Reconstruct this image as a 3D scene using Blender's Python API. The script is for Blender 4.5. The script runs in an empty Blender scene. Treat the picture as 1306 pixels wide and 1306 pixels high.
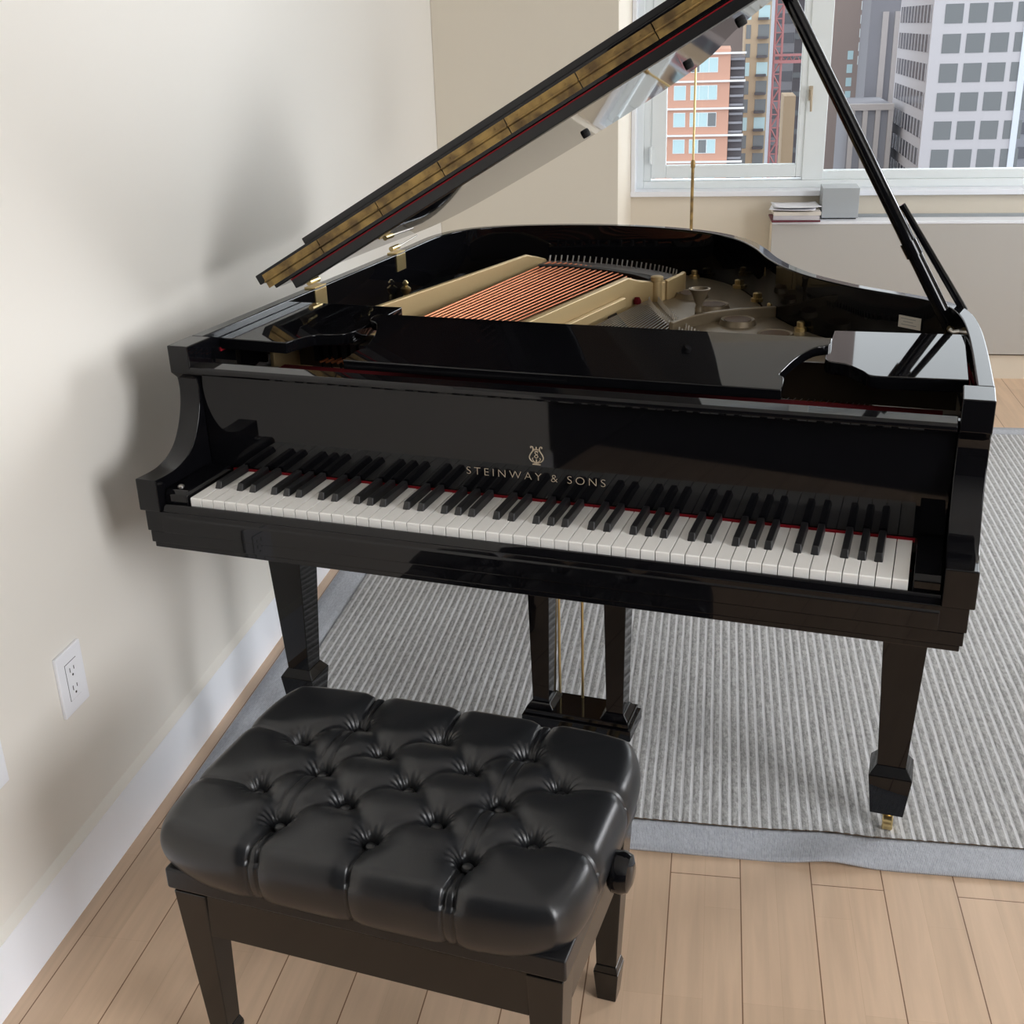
import bpy, bmesh, math, random
from mathutils import Vector, Matrix
random.seed(7)
SC = bpy.context.scene
COL = SC.collection
PI = math.pi
TH = 0.1751                      # the piano and its bench stand turned by 10 degrees in the room

# ------------------------------------------------------------------ camera
cd = bpy.data.cameras.new('camera'); cam = bpy.data.objects.new('camera', cd); COL.objects.link(cam)
cd.sensor_fit = 'HORIZONTAL'; cd.sensor_width = 36.0; cd.lens = 36.0 * 1500.9 / 1306.0
cd.clip_start = 0.05; cd.clip_end = 1500
def cam_axes(yaw, pitch, roll):
    f = Vector((math.sin(yaw) * math.cos(pitch), math.cos(yaw) * math.cos(pitch), -math.sin(pitch)))
    r = Vector((math.cos(yaw), -math.sin(yaw), 0)); u = r.cross(f)
    return (r * math.cos(roll) + u * math.sin(roll), -r * math.sin(roll) + u * math.cos(roll), f)
r_, u_, f_ = cam_axes(-0.3529, 0.3894, -0.0309)
RT = Matrix.Rotation(-TH, 3, 'Z')
r_, u_, f_ = RT @ r_, RT @ u_, RT @ f_
loc = RT @ Vector((1.2182, -1.6436, 1.494))
cam.matrix_world = Matrix(((r_.x, u_.x, -f_.x, loc.x), (r_.y, u_.y, -f_.y, loc.y), (r_.z, u_.z, -f_.z, loc.z), (0, 0, 0, 1)))
SC.camera = cam

# ------------------------------------------------------------------ world and light
wd = bpy.data.worlds.new('overcast_sky'); SC.world = wd; wd.use_nodes = True
wn = wd.node_tree.nodes; wl = wd.node_tree.links
bg = wn['Background']
tc = wn.new('ShaderNodeTexCoord'); sx = wn.new('ShaderNodeSeparateXYZ'); rp = wn.new('ShaderNodeValToRGB')
wl.new(tc.outputs['Generated'], sx.inputs[0]); wl.new(sx.outputs['Z'], rp.inputs[0]); wl.new(rp.outputs[0], bg.inputs['Color'])
rp.color_ramp.elements[0].position = 0.0; rp.color_ramp.elements[0].color = (0.90, 0.92, 0.97, 1)
rp.color_ramp.elements[1].position = 0.5; rp.color_ramp.elements[1].color = (0.95, 0.97, 1.0, 1)
# sky lobe added to light the room, beyond the back window and to the right
vn = wn.new('ShaderNodeVectorMath'); vn.operation = 'NORMALIZE'; wl.new(tc.outputs['Generated'], vn.inputs[0])
dt_ = wn.new('ShaderNodeVectorMath'); dt_.operation = 'DOT_PRODUCT'; dt_.inputs[1].default_value = Vector((0.76, 0.62, 0.24)).normalized(); wl.new(vn.outputs[0], dt_.inputs[0])
mr_ = wn.new('ShaderNodeMapRange'); mr_.interpolation_type = 'SMOOTHSTEP'; mr_.inputs['From Min'].default_value = 0.78; mr_.inputs['From Max'].default_value = 1.0; mr_.inputs['To Min'].default_value = 1.9; mr_.inputs['To Max'].default_value = 9.0
wl.new(dt_.outputs['Value'], mr_.inputs['Value']); wl.new(mr_.outputs[0], bg.inputs['Strength'])
def area(name, loc, rot, sx_, sy_, power, color, portal=False):
    ld = bpy.data.lights.new(name, 'AREA'); ld.shape = 'RECTANGLE'; ld.size = sx_; ld.size_y = sy_
    ld.energy = power; ld.color = color
    if portal: ld.cycles.is_portal = True
    o = bpy.data.objects.new(name, ld); COL.objects.link(o); o.location = loc; o.rotation_euler = rot
    return o
# daylight entering by the window on the right-hand wall (outside its pane) and sky light at the back window
area('daylight_side_window', (4.02, -2.35, 1.65), (0, math.radians(90), 0), 1.6, 2.0, 122, (0.98, 0.98, 1.0))
area('daylight_second_side_window', (4.06, 2.45, 1.65), (0, math.radians(90), 0), 1.6, 1.3, 36, (0.98, 0.98, 1.0))
area('portal_back', (2.05, 4.02, 1.65), (math.radians(-90), 0, 0), 3.1, 1.7, 1, (1, 1, 1), True)
area('portal_side', (3.985, -2.35, 1.65), (0, math.radians(90), 0), 1.6, 2.0, 1, (1, 1, 1), True)
SC.view_settings.view_transform = 'Standard'; SC.view_settings.look = 'None'
SC.view_settings.exposure = 0.1; SC.view_settings.gamma = 1.0; SC.view_settings.use_curve_mapping = False

# ------------------------------------------------------------------ materials
def mat(name, col, rough=0.5, metal=0.0, spec=0.5, bump=None, var=None, coat=0.0, ior=None):
    m = bpy.data.materials.new(name); m.use_nodes = True
    nt = m.node_tree; b = nt.nodes['Principled BSDF']
    b.inputs['Base Color'].default_value = (*col, 1); b.inputs['Roughness'].default_value = rough
    b.inputs['Metallic'].default_value = metal; b.inputs['Specular IOR Level'].default_value = spec
    b.inputs['Coat Weight'].default_value = coat
    if ior: b.inputs['IOR'].default_value = ior
    if bump or var:
        t = nt.nodes.new('ShaderNodeTexCoord'); n = nt.nodes.new('ShaderNodeTexNoise')
        n.inputs['Scale'].default_value = (bump or var)[0]; n.inputs['Detail'].default_value = 4
        nt.links.new(t.outputs['Object'], n.inputs['Vector'])
    if bump:
        bp = nt.nodes.new('ShaderNodeBump'); bp.inputs['Strength'].default_value = bump[1]; bp.inputs['Distance'].default_value = bump[2]
        nt.links.new(n.outputs['Fac'], bp.inputs['Height']); nt.links.new(bp.outputs[0], b.inputs['Normal'])
    if var:
        n2 = nt.nodes.new('ShaderNodeTexNoise'); n2.inputs['Scale'].default_value = var[0]; n2.inputs['Detail'].default_value = 5
        nt.links.new(t.outputs['Object'], n2.inputs['Vector'])
        r = nt.nodes.new('ShaderNodeValToRGB')
        r.color_ramp.elements[0].position = 0.35; r.color_ramp.elements[1].position = 0.65
        r.color_ramp.elements[0].color = (*var[1], 1); r.color_ramp.elements[1].color = (*col, 1)
        nt.links.new(n2.outputs['Fac'], r.inputs[0]); nt.links.new(r.outputs[0], b.inputs['Base Color'])
    return m
M = {}
M['ebony'] = mat('polished_ebony', (0.004, 0.004, 0.005), 0.03, spec=0.37)
M['satin'] = mat('satin_black', (0.012, 0.012, 0.013), 0.28, spec=0.4)
M['matte_black'] = mat('matte_black', (0.012, 0.011, 0.011), 0.6)
M['white_key'] = mat('white_key', (0.87, 0.86, 0.83), 0.22)
M['black_key'] = mat('black_key', (0.012, 0.012, 0.013), 0.35)
M['red_felt'] = mat('red_felt', (0.22, 0.010, 0.016), 0.95, spec=0.1)
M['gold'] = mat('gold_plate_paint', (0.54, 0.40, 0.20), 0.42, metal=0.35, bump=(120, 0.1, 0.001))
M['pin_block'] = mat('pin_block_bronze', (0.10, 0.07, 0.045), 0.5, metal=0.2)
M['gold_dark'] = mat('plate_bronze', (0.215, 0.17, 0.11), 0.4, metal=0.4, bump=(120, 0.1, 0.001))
M['copper'] = mat('copper_winding', (0.74, 0.25, 0.11), 0.4, metal=0.6)
M['steel'] = mat('steel_wire', (0.55, 0.53, 0.5), 0.3, metal=0.9)
M['brass'] = mat('aged_brass', (0.40, 0.27, 0.10), 0.42, metal=0.8, var=(30, (0.15, 0.10, 0.05)))
M['bright_brass'] = mat('bright_brass', (0.75, 0.58, 0.28), 0.28, metal=0.9)
M['letter'] = mat('inlay_gold', (0.45, 0.37, 0.27), 0.5, metal=0.2)
M['spruce'] = mat('spruce', (0.30, 0.17, 0.07), 0.5, var=(6, (0.24, 0.13, 0.05)))
M['leather'] = mat('black_leather', (0.011, 0.012, 0.014), 0.31, spec=0.55, bump=(420, 0.15, 0.0006))
M['bench_wood'] = mat('bench_ebony', (0.010, 0.009, 0.008), 0.16, spec=0.5)
M['wall'] = mat('cream_wall_paint', (0.79, 0.765, 0.71), 0.6, spec=0.25, bump=(60, 0.05, 0.001))
M['wall_cream'] = mat('beige_wall_paint', (0.77, 0.705, 0.595), 0.6, spec=0.25, bump=(60, 0.05, 0.001))
M['ceiling'] = mat('ceiling_paint', (0.85, 0.85, 0.83), 0.7)
M['trim'] = mat('white_trim', (0.91, 0.94, 1.0), 0.3)
M['frame'] = mat('window_frame_white', (0.80, 0.85, 0.86), 0.35)
M['cover'] = mat('radiator_cover_paint', (0.50, 0.485, 0.455), 0.5)
M['plastic'] = mat('outlet_plastic', (0.85, 0.87, 0.92), 0.3)
M['slot'] = mat('slot_dark', (0.02, 0.02, 0.02), 0.6)
M['grey_box'] = mat('grey_metal', (0.40, 0.43, 0.45), 0.4)
M['paper'] = mat('paper', (0.86, 0.86, 0.90), 0.8)
M['paper_grey'] = mat('paper_grey', (0.62, 0.60, 0.63), 0.8)
M['paper_cream'] = mat('paper_cream', (0.75, 0.70, 0.62), 0.8)
M['maroon'] = mat('maroon_cover', (0.12, 0.015, 0.03), 0.5)
M['ink'] = mat('grey_ink', (0.35, 0.34, 0.32), 0.7)
M['dark_unseen'] = mat('dark_unseen_room', (0.016, 0.014, 0.013), 0.5, var=(4, (0.010, 0.009, 0.008)))  # near black, chosen so the unseen room end reflects dark in the fallboard
M['string_felt'] = mat('dark_string_felt', (0.09, 0.007, 0.010), 0.95, spec=0.1)
M['iron'] = mat('grey_iron', (0.15, 0.14, 0.14), 0.45, metal=0.4)
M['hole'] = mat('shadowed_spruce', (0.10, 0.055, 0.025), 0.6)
M['rubber'] = mat('rubber', (0.02, 0.02, 0.02), 0.8)

def node_mat(name):
    m = bpy.data.materials.new(name); m.use_nodes = True
    return m, m.node_tree, m.node_tree.nodes['Principled BSDF']
# floor: maple planks 130 mm wide running away from the camera
m, nt, b = node_mat('maple_planks'); M['floor'] = m
t = nt.nodes.new('ShaderNodeTexCoord'); mp = nt.nodes.new('ShaderNodeMapping')
mp.inputs['Rotation'].default_value = (0, 0, PI / 2)
mp.inputs['Location'].default_value = (0, 0.827 - 0.1305 * 6 , 0)
nt.links.new(t.outputs['Object'], mp.inputs['Vector'])
br = nt.nodes.new('ShaderNodeTexBrick'); nt.links.new(mp.outputs[0], br.inputs['Vector'])
br.inputs['Scale'].default_value = 1.0; br.inputs['Brick Width'].default_value = 90.0; br.inputs['Row Height'].default_value = 0.1305
br.inputs['Mortar Size'].default_value = 0.0011; br.inputs['Mortar Smooth'].default_value = 0.1; br.offset = 0.37
br.inputs['Color1'].default_value = (1, 1, 1, 1); br.inputs['Color2'].default_value = (1, 1, 1, 1); br.inputs['Mortar'].default_value = (0.30, 0.21, 0.14, 1)
b2 = nt.nodes.new('ShaderNodeTexBrick'); mp3 = nt.nodes.new('ShaderNodeMapping'); mp3.inputs['Rotation'].default_value = (0, 0, PI / 2); mp3.inputs['Location'].default_value = (0.21, 0.827 - 0.1305 * 6, 0)
nt.links.new(t.outputs['Object'], mp3.inputs['Vector']); nt.links.new(mp3.outputs[0], b2.inputs['Vector'])
b2.inputs['Scale'].default_value = 1.0; b2.inputs['Brick Width'].default_value = 0.52; b2.inputs['Row Height'].default_value = 0.06525; b2.offset = 0.43; b2.offset_frequency = 3
b2.inputs['Mortar Size'].default_value = 0.0004; b2.inputs['Mortar Smooth'].default_value = 0.3
b2.inputs['Color1'].default_value = (0.66, 0.475, 0.33, 1); b2.inputs['Color2'].default_value = (0.60, 0.43, 0.295, 1); b2.inputs['Mortar'].default_value = (0.56, 0.39, 0.26, 1)
m0 = nt.nodes.new('ShaderNodeMix'); m0.data_type = 'RGBA'; m0.blend_type = 'MULTIPLY'; m0.inputs['Factor'].default_value = 1.0
nt.links.new(br.outputs['Color'], m0.inputs['A']); nt.links.new(b2.outputs['Color'], m0.inputs['B'])
n = nt.nodes.new('ShaderNodeTexNoise'); mp2 = nt.nodes.new('ShaderNodeMapping'); mp2.inputs['Scale'].default_value = (22, 1.6, 1)
nt.links.new(t.outputs['Object'], mp2.inputs['Vector']); nt.links.new(mp2.outputs[0], n.inputs['Vector'])
n.inputs['Scale'].default_value = 2.2; n.inputs['Detail'].default_value = 6; n.inputs['Distortion'].default_value = 0.6
mr = nt.nodes.new('ShaderNodeMapRange'); nt.links.new(n.outputs['Fac'], mr.inputs['Value'])
mr.inputs['From Min'].default_value = 0.3; mr.inputs['From Max'].default_value = 0.7; mr.inputs['To Min'].default_value = 0.90; mr.inputs['To Max'].default_value = 1.05
mx = nt.nodes.new('ShaderNodeMix'); mx.data_type = 'RGBA'; mx.blend_type = 'MULTIPLY'; mx.inputs['Factor'].default_value = 1.0
cb = nt.nodes.new('ShaderNodeCombineColor')
for i in range(3): nt.links.new(mr.outputs[0], cb.inputs[i])
nt.links.new(m0.outputs['Result'], mx.inputs['A']); nt.links.new(cb.outputs[0], mx.inputs['B'])
nt.links.new(mx.outputs['Result'], b.inputs['Base Color']); b.inputs['Roughness'].default_value = 0.42
bmp = nt.nodes.new('ShaderNodeBump'); bmp.inputs['Strength'].default_value = 0.4; bmp.inputs['Distance'].default_value = 0.001; bmp.invert = True
nt.links.new(br.outputs['Fac'], bmp.inputs['Height']); nt.links.new(bmp.outputs[0], b.inputs['Normal'])
# rug weaves
def rug_mat(name, c1, c2, scale, sy):
    m, nt, b = node_mat(name)
    t = nt.nodes.new('ShaderNodeTexCoord'); mp = nt.nodes.new('ShaderNodeMapping'); mp.inputs['Scale'].default_value = (1, sy, 1)
    n = nt.nodes.new('ShaderNodeTexNoise'); n.inputs['Scale'].default_value = scale; n.inputs['Detail'].default_value = 5; n.inputs['Roughness'].default_value = 0.7
    r = nt.nodes.new('ShaderNodeValToRGB'); r.color_ramp.elements[0].position = 0.36; r.color_ramp.elements[1].position = 0.64
    r.color_ramp.elements[0].color = (*c1, 1); r.color_ramp.elements[1].color = (*c2, 1)
    nt.links.new(t.outputs['Object'], mp.inputs['Vector']); nt.links.new(mp.outputs[0], n.inputs['Vector'])
    nt.links.new(n.outputs['Fac'], r.inputs[0]); nt.links.new(r.outputs[0], b.inputs['Base Color'])
    b.inputs['Roughness'].default_value = 0.9; b.inputs['Specular IOR Level'].default_value = 0.15
    b.inputs['Sheen Weight'].default_value = 0.1
    bp = nt.nodes.new('ShaderNodeBump'); bp.inputs['Strength'].default_value = 0.6; bp.inputs['Distance'].default_value = 0.003
    nt.links.new(n.outputs['Fac'], bp.inputs['Height']); nt.links.new(bp.outputs[0], b.inputs['Normal'])
    return m
M['rug'] = rug_mat('ribbed_rug_pile', (0.24, 0.24, 0.235), (0.47, 0.47, 0.465), 150, 0.4)
M['rug_border'] = rug_mat('flat_woven_border', (0.26, 0.27, 0.30), (0.43, 0.445, 0.48), 210, 0.35)
def stripes(m, period, x0, lo, hi, soft, light):     # woven lines between the ribs: the yarn there is paler
    nt = m.node_tree; b = nt.nodes['Principled BSDF']; src = b.inputs['Base Color'].links[0].from_socket
    t = nt.nodes.new('ShaderNodeTexCoord'); sp = nt.nodes.new('ShaderNodeSeparateXYZ'); nt.links.new(t.outputs['Object'], sp.inputs[0])
    a = nt.nodes.new('ShaderNodeMath'); a.operation = 'SUBTRACT'; a.inputs[1].default_value = x0; nt.links.new(sp.outputs['X'], a.inputs[0])
    d = nt.nodes.new('ShaderNodeMath'); d.operation = 'DIVIDE'; d.inputs[1].default_value = period; nt.links.new(a.outputs[0], d.inputs[0])
    f = nt.nodes.new('ShaderNodeMath'); f.operation = 'FRACT'; nt.links.new(d.outputs[0], f.inputs[0])
    r = nt.nodes.new('ShaderNodeValToRGB'); e = r.color_ramp.elements
    e[0].position = lo - soft; e[0].color = (0, 0, 0, 1); e[1].position = lo; e[1].color = (1, 1, 1, 1)
    q = e.new(hi); q.color = (1, 1, 1, 1); q = e.new(min(1.0, hi + soft)); q.color = (0, 0, 0, 1)
    nt.links.new(f.outputs[0], r.inputs[0])
    mx = nt.nodes.new('ShaderNodeMix'); mx.data_type = 'RGBA'; mx.inputs['B'].default_value = (*light, 1)
    mu = nt.nodes.new('ShaderNodeMath'); mu.operation = 'MULTIPLY'; mu.inputs[1].default_value = 0.9; nt.links.new(r.outputs[0], mu.inputs[0])
    nt.links.new(mu.outputs[0], mx.inputs['Factor']); nt.links.new(src, mx.inputs['A']); nt.links.new(mx.outputs['Result'], b.inputs['Base Color'])
PR = .0197
stripes(M['rug'], PR, .0, .66, .93, .04, (0.64, 0.645, 0.66))
stripes(M['rug_border'], .0032, .0, .5, .8, .15, (0.55, 0.58, 0.63))
# pane of glass: thin, lets daylight straight through
m = bpy.data.materials.new('window_glass'); m.use_nodes = True; nt = m.node_tree; nt.nodes.remove(nt.nodes['Principled BSDF'])
tr = nt.nodes.new('ShaderNodeBsdfTransparent'); gl = nt.nodes.new('ShaderNodeBsdfGlossy'); gl.inputs['Roughness'].default_value = 0.0
fr = nt.nodes.new('ShaderNodeFresnel'); fr.inputs['IOR'].default_value = 1.35; ms = nt.nodes.new('ShaderNodeMixShader')
tr.inputs['Color'].default_value = (0.95, 0.97, 0.97, 1)
nt.links.new(fr.outputs[0], ms.inputs[0]); nt.links.new(tr.outputs[0], ms.inputs[1]); nt.links.new(gl.outputs[0], ms.inputs[2])
nt.links.new(ms.outputs[0], nt.nodes['Material Output'].inputs['Surface']); M['glass'] = m

# ------------------------------------------------------------------ mesh helpers
class MB:
    def __init__(s): s.bm = bmesh.new()
    def quad(s, pts):
        vs = [s.bm.verts.new(p) for p in pts]; s.bm.faces.new(vs)
    def box(s, x0, x1, y0, y1, z0, z1):
        v = [s.bm.verts.new((x, y, z)) for z in (z0, z1) for x, y in ((x0, y0), (x1, y0), (x1, y1), (x0, y1))]
        for f in ((3, 2, 1, 0), (4, 5, 6, 7), (0, 1, 5, 4), (1, 2, 6, 5), (2, 3, 7, 6), (3, 0, 4, 7)): s.bm.faces.new([v[i] for i in f])
        return s
    def hexa(s, a, b):                       # two rings of four points
        v = [s.bm.verts.new(p) for p in list(a) + list(b)]
        for f in ((3, 2, 1, 0), (4, 5, 6, 7), (0, 1, 5, 4), (1, 2, 6, 5), (2, 3, 7, 6), (3, 0, 4, 7)): s.bm.faces.new([v[i] for i in f])
        return s
    def frustum(s, cx, cy, z0, hx0, hy0, z1, hx1, hy1, cx1=None, cy1=None):
        cx1 = cx if cx1 is None else cx1; cy1 = cy if cy1 is None else cy1
        a = [(cx + i * hx0, cy + j * hy0, z0) for i, j in ((-1, -1), (1, -1), (1, 1), (-1, 1))]
        b = [(cx1 + i * hx1, cy1 + j * hy1, z1) for i, j in ((-1, -1), (1, -1), (1, 1), (-1, 1))]
        return s.hexa(a, b)
    def prism(s, poly, f0, f1):              # poly in 2D, f0/f1 map (a,b) -> 3D for the two caps
        a = [s.bm.verts.new(f0(*p)) for p in poly]; b = [s.bm.verts.new(f1(*p)) for p in poly]; n = len(poly)
        s.bm.faces.new(a[::-1]); s.bm.faces.new(b)
        for i in range(n): s.bm.faces.new((a[i], a[(i + 1) % n], b[(i + 1) % n], b[i]))
        return s
    def slab(s, poly, z0, z1): return s.prism(poly, lambda x, y: (x, y, z0), lambda x, y: (x, y, z1))
    def tube(s, pts, r, seg=10, r_end=None, cap=True):
        pts = [Vector(p) for p in pts]; rings = []; n = len(pts); up = None
        for i, p in enumerate(pts):
            d = (pts[min(i + 1, n - 1)] - pts[max(i - 1, 0)]).normalized()
            if up is None: up = d.orthogonal().normalized()
            up = (up - d * up.dot(d)).normalized(); q = d.cross(up)
            rr = r if r_end is None else r + (r_end - r) * i / (n - 1)
            rings.append([s.bm.verts.new(p + (up * math.cos(2 * PI * k / seg) + q * math.sin(2 * PI * k / seg)) * rr) for k in range(seg)])
        for a, b in zip(rings, rings[1:]):
            for k in range(seg): s.bm.faces.new((a[k], a[(k + 1) % seg], b[(k + 1) % seg], b[k]))
        if cap: s.bm.faces.new(rings[0][::-1]); s.bm.faces.new(rings[-1])
        return s
    def lathe(s, c, prof, seg=20, axis='Z'):
        rings = []
        for r, h in prof:
            ring = []
            for k in range(seg):
                a = 2 * PI * k / seg; u, v = max(r, 1e-5) * math.cos(a), max(r, 1e-5) * math.sin(a)
                o = {'Z': (u, v, h), 'X': (h, u, v), 'Y': (v, h, u)}[axis]
                ring.append(s.bm.verts.new((c[0] + o[0], c[1] + o[1], c[2] + o[2])))
            rings.append(ring)
        for a, b in zip(rings, rings[1:]):
            for k in range(seg): s.bm.faces.new((a[k], a[(k + 1) % seg], b[(k + 1) % seg], b[k]))
        s.bm.faces.new(rings[0][::-1]); s.bm.faces.new(rings[-1]); return s
    def xf(s, mtx): bmesh.ops.transform(s.bm, matrix=mtx, verts=s.bm.verts); return s
    def build(s, name, material, parent=None, bevel=0.0, seg=2, angle=35, loc=None):
        bmesh.ops.recalc_face_normals(s.bm, faces=s.bm.faces)
        me = bpy.data.meshes.new(name); s.bm.to_mesh(me); s.bm.free()
        me.materials.append(material)
        for p_ in me.polygons: p_.use_smooth = True
        me.set_sharp_from_angle(angle=math.radians(angle))
        o = bpy.data.objects.new(name, me); COL.objects.link(o)
        if parent is not None: o.parent = parent
        if loc: o.location = loc
        if bevel:
            bv = o.modifiers.new('bevel', 'BEVEL'); bv.width = bevel; bv.segments = seg; bv.limit_method = 'ANGLE'; bv.angle_limit = math.radians(30); bv.harden_normals = True
        return o
def tag(o, label=None, cat=None, group=None, kind=None):
    if label: o['label'] = label
    if cat: o['category'] = cat
    if group: o['group'] = group
    if kind: o['kind'] = kind
    return o
def empty(name, loc=(0, 0, 0), rz=0.0):
    o = bpy.data.objects.new(name, None); COL.objects.link(o); o.location = loc; o.rotation_euler = (0, 0, rz); o.empty_display_size = 0.1
    return o
def struct(o, label=None): o['kind'] = 'structure'; (label and tag(o, label)); return o
def link_copy(src, parent, loc=None):
    c = src.copy(); COL.objects.link(c); c.parent = parent
    if loc is not None: c.location = loc
    return c
def catmull(pts, k=8):
    out = []; n = len(pts)
    for i in range(n - 1):
        p0 = pts[max(i - 1, 0)]; p1 = pts[i]; p2 = pts[i + 1]; p3 = pts[min(i + 2, n - 1)]
        for j in range(k):
            t = j / k
            out.append(tuple(0.5 * (2 * p1[a] + (p2[a] - p0[a]) * t + (2 * p0[a] - 5 * p1[a] + 4 * p2[a] - p3[a]) * t * t + (3 * p1[a] - p0[a] - 3 * p2[a] + p3[a]) * t ** 3) for a in range(len(p1))))
    out.append(tuple(pts[-1])); return out
def offset(line, d):                         # offset an open 2D polyline to its right-hand side
    out = []; n = len(line)
    for i in range(n):
        a = line[max(i - 1, 0)]; b = line[min(i + 1, n - 1)]; tx, ty = b[0] - a[0], b[1] - a[1]; l = math.hypot(tx, ty)
        out.append((line[i][0] + ty / l * d, line[i][1] - tx / l * d))
    return out

# ------------------------------------------------------------------ room
WX, CY, WY = -0.215, 3.0, 3.72
RX, FY, HZ = 4.0, -6.0, 2.62
struct(MB().box(WX - .2, RX + .2, -2.0, WY + .4, -0.1, 0).build('floor', M['floor']))
struct(MB().box(WX - .2, RX + .2, FY - .2, -2.0, -0.1, 0).build('floor_added_dark', M['dark_unseen']))  # unseen dark floor, added behind the camera to darken the fallboard reflection
struct(MB().box(WX - .2, RX + .2, FY - .2, WY + .4, HZ, HZ + .1).build('ceiling', M['ceiling']))
struct(MB().box(WX - .15, WX, -1.55, CY + .8, 0, HZ).build('wall_left', M['wall']))
struct(MB().box(WX - .15, WX - 0.001, FY, -2.75, 0, HZ).box(WX - .15, WX - 0.001, -2.75, -1.55, 2.15, HZ).build('wall_left_entry', M['dark_unseen']))
struct(MB().box(WX - .10, WX - .05, -2.75, -1.55, 0, 2.15).build('added_door_1', M['dark_unseen']))  # unseen dark panel, added for the dark side of the fallboard reflection
struct(MB().box(WX, 0.515, CY, WY + .3, 0, HZ).build('wall_back_left', M['wall_cream'], bevel=0.003))
wb = MB().box(0.515, RX, WY, WY + .25, 0, 0.765).box(0.515, RX, WY, WY + .25, 2.45, HZ).box(3.62, RX, WY, WY + .25, 0.765, 2.45)
struct(wb.build('wall_back', M['wall_cream']))
struct(MB().box(WX - .2, RX + .2, FY - .15, FY, 0, HZ).build('wall_front', M['dark_unseen']))
wr = MB().box(RX, RX + .2, FY, -3.4, 0, HZ).box(RX, RX + .2, -1.3, 1.75, 0, HZ).box(RX, RX + .2, 3.15, WY, 0, HZ).box(RX, RX + .2, 1.75, 3.15, 0, .8).box(RX, RX + .2, 1.75, 3.15, 2.45, HZ).box(RX, RX + .2, -3.4, -1.3, 0, 0.8).box(RX, RX + .2, -3.4, -1.3, 2.45, HZ)
struct(wr.build('wall_right', M['wall']))
# baseboard: tall flat board with a bevelled cap
bb = MB(); prof = [(0, 0), (.012, 0), (.012, .125), (0, .125)]
bb.prism(prof, lambda a, z: (WX + a, -1.55, z), lambda a, z: (WX + a, CY, z))
struct(bb.build('baseboard_left', M['trim']))
bb = MB(); bb.prism([(0, .125), (.0115, .125), (.010, .131), (0, .142)], lambda a, z: (WX + a, -1.55, z), lambda a, z: (WX + a, CY, z))
struct(bb.build('trim_1', M['wall']))
bb = MB(); bb.prism(prof, lambda a, z: (WX, CY - a, z), lambda a, z: (0.515, CY - a, z)); struct(bb.build('baseboard_back', M['trim']))
# window_1: sill, outer frame, casement on the left, fixed light on the right
w1 = struct(empty('window_1', (0.515, WY, 0.775)))
def part(mb, name, material, root, **k):
    o = mb.build(name, material, root, **k); o.location = -Vector(root.location); return o
part(MB().box(.505, 3.62, WY - .03, WY + .12, .768, .792), 'sill', M['trim'], w1, bevel=.003)
f = MB().box(.516, .566, 3.79, 3.90, .792, 2.45).box(3.56, 3.62, 3.79, 3.90, .792, 2.45).box(.566, 3.56, 3.79, 3.90, .792, .825).box(.566, 3.56, 3.79, 3.90, 2.40, 2.45)
f.box(1.277, 1.371, 3.795, 3.90, .825, 2.40).box(2.45, 2.53, 3.795, 3.90, .825, 2.40)
f.box(1.371, 2.45, 3.81, 3.88, .825, .862).box(2.53, 3.56, 3.81, 3.88, .825, .862)
part(f, 'window_frame', M['frame'], w1, bevel=.003)
part(MB().box(.516, .535, 3.69, 3.80, .79, 2.45), 'jamb_lining', M['trim'], w1, bevel=.002)
s_ = MB().box(.60, .667, 3.80, 3.86, .838, 2.37).box(1.249, 1.279, 3.80, 3.86, .838, 2.37).box(.667, 1.249, 3.80, 3.86, .838, .893).box(.667, 1.249, 3.80, 3.86, 2.31, 2.37)
sash = part(s_, 'casement_sash', M['frame'], w1, bevel=.004)
part(MB().box(.566, .60, 3.805, 3.87, .825, 2.40), 'sash_rebate', M['frame'], w1, bevel=.002)
part(MB().box(.660, 1.256, 3.828, 3.834, .885, 2.32), 'pane', M['glass'], w1)
part(MB().box(1.366, 2.455, 3.842, 3.848, .856, 2.41), 'pane', M['glass'], w1)
part(MB().box(2.525, 3.565, 3.842, 3.848, .856, 2.41), 'pane', M['glass'], w1)
h = MB().box(1.286, 1.302, 3.783, 3.796, 1.165, 1.225); h.tube([(1.294, 3.785, 1.205), (1.294, 3.765, 1.205)], .007); h.tube([(1.294, 3.765, 1.21), (1.297, 3.762, 1.12)], .007, r_end=.005)
part(h, 'casement_handle', M['letter'], w1)
hg = MB(); hg.box(.596, .612, 3.79, 3.80, .90, .98); hg.tube([(.598, 3.788, .905), (.598, 3.788, .975)], .006)
part(hg, 'casement_hinge', M['frame'], w1)
# window_2 on the right-hand wall, out of the picture, where the side light comes from
w2 = struct(empty('window_2', (RX, -2.35, .8)))
f = MB().box(RX - .02, RX + .1, -3.4, -3.34, .8, 2.45).box(RX - .02, RX + .1, -1.36, -1.3, .8, 2.45).box(RX - .02, RX + .1, -3.34, -1.36, .8, .86).box(RX - .02, RX + .1, -3.34, -1.36, 2.39, 2.45).box(RX, RX + .08, -2.39, -2.31, .86, 2.39)
part(f, 'window_frame', M['frame'], w2, bevel=.003)

w3 = struct(empty('window_3', (RX, 2.45, .8)))
part(MB().box(RX - .02, RX + .1, 1.75, 1.80, .8, 2.45).box(RX - .02, RX + .1, 3.10, 3.15, .8, 2.45).box(RX - .02, RX + .1, 1.80, 3.10, .8, .86).box(RX - .02, RX + .1, 1.80, 3.10, 2.39, 2.45), 'window_frame', M['frame'], w3, bevel=.003)

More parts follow.
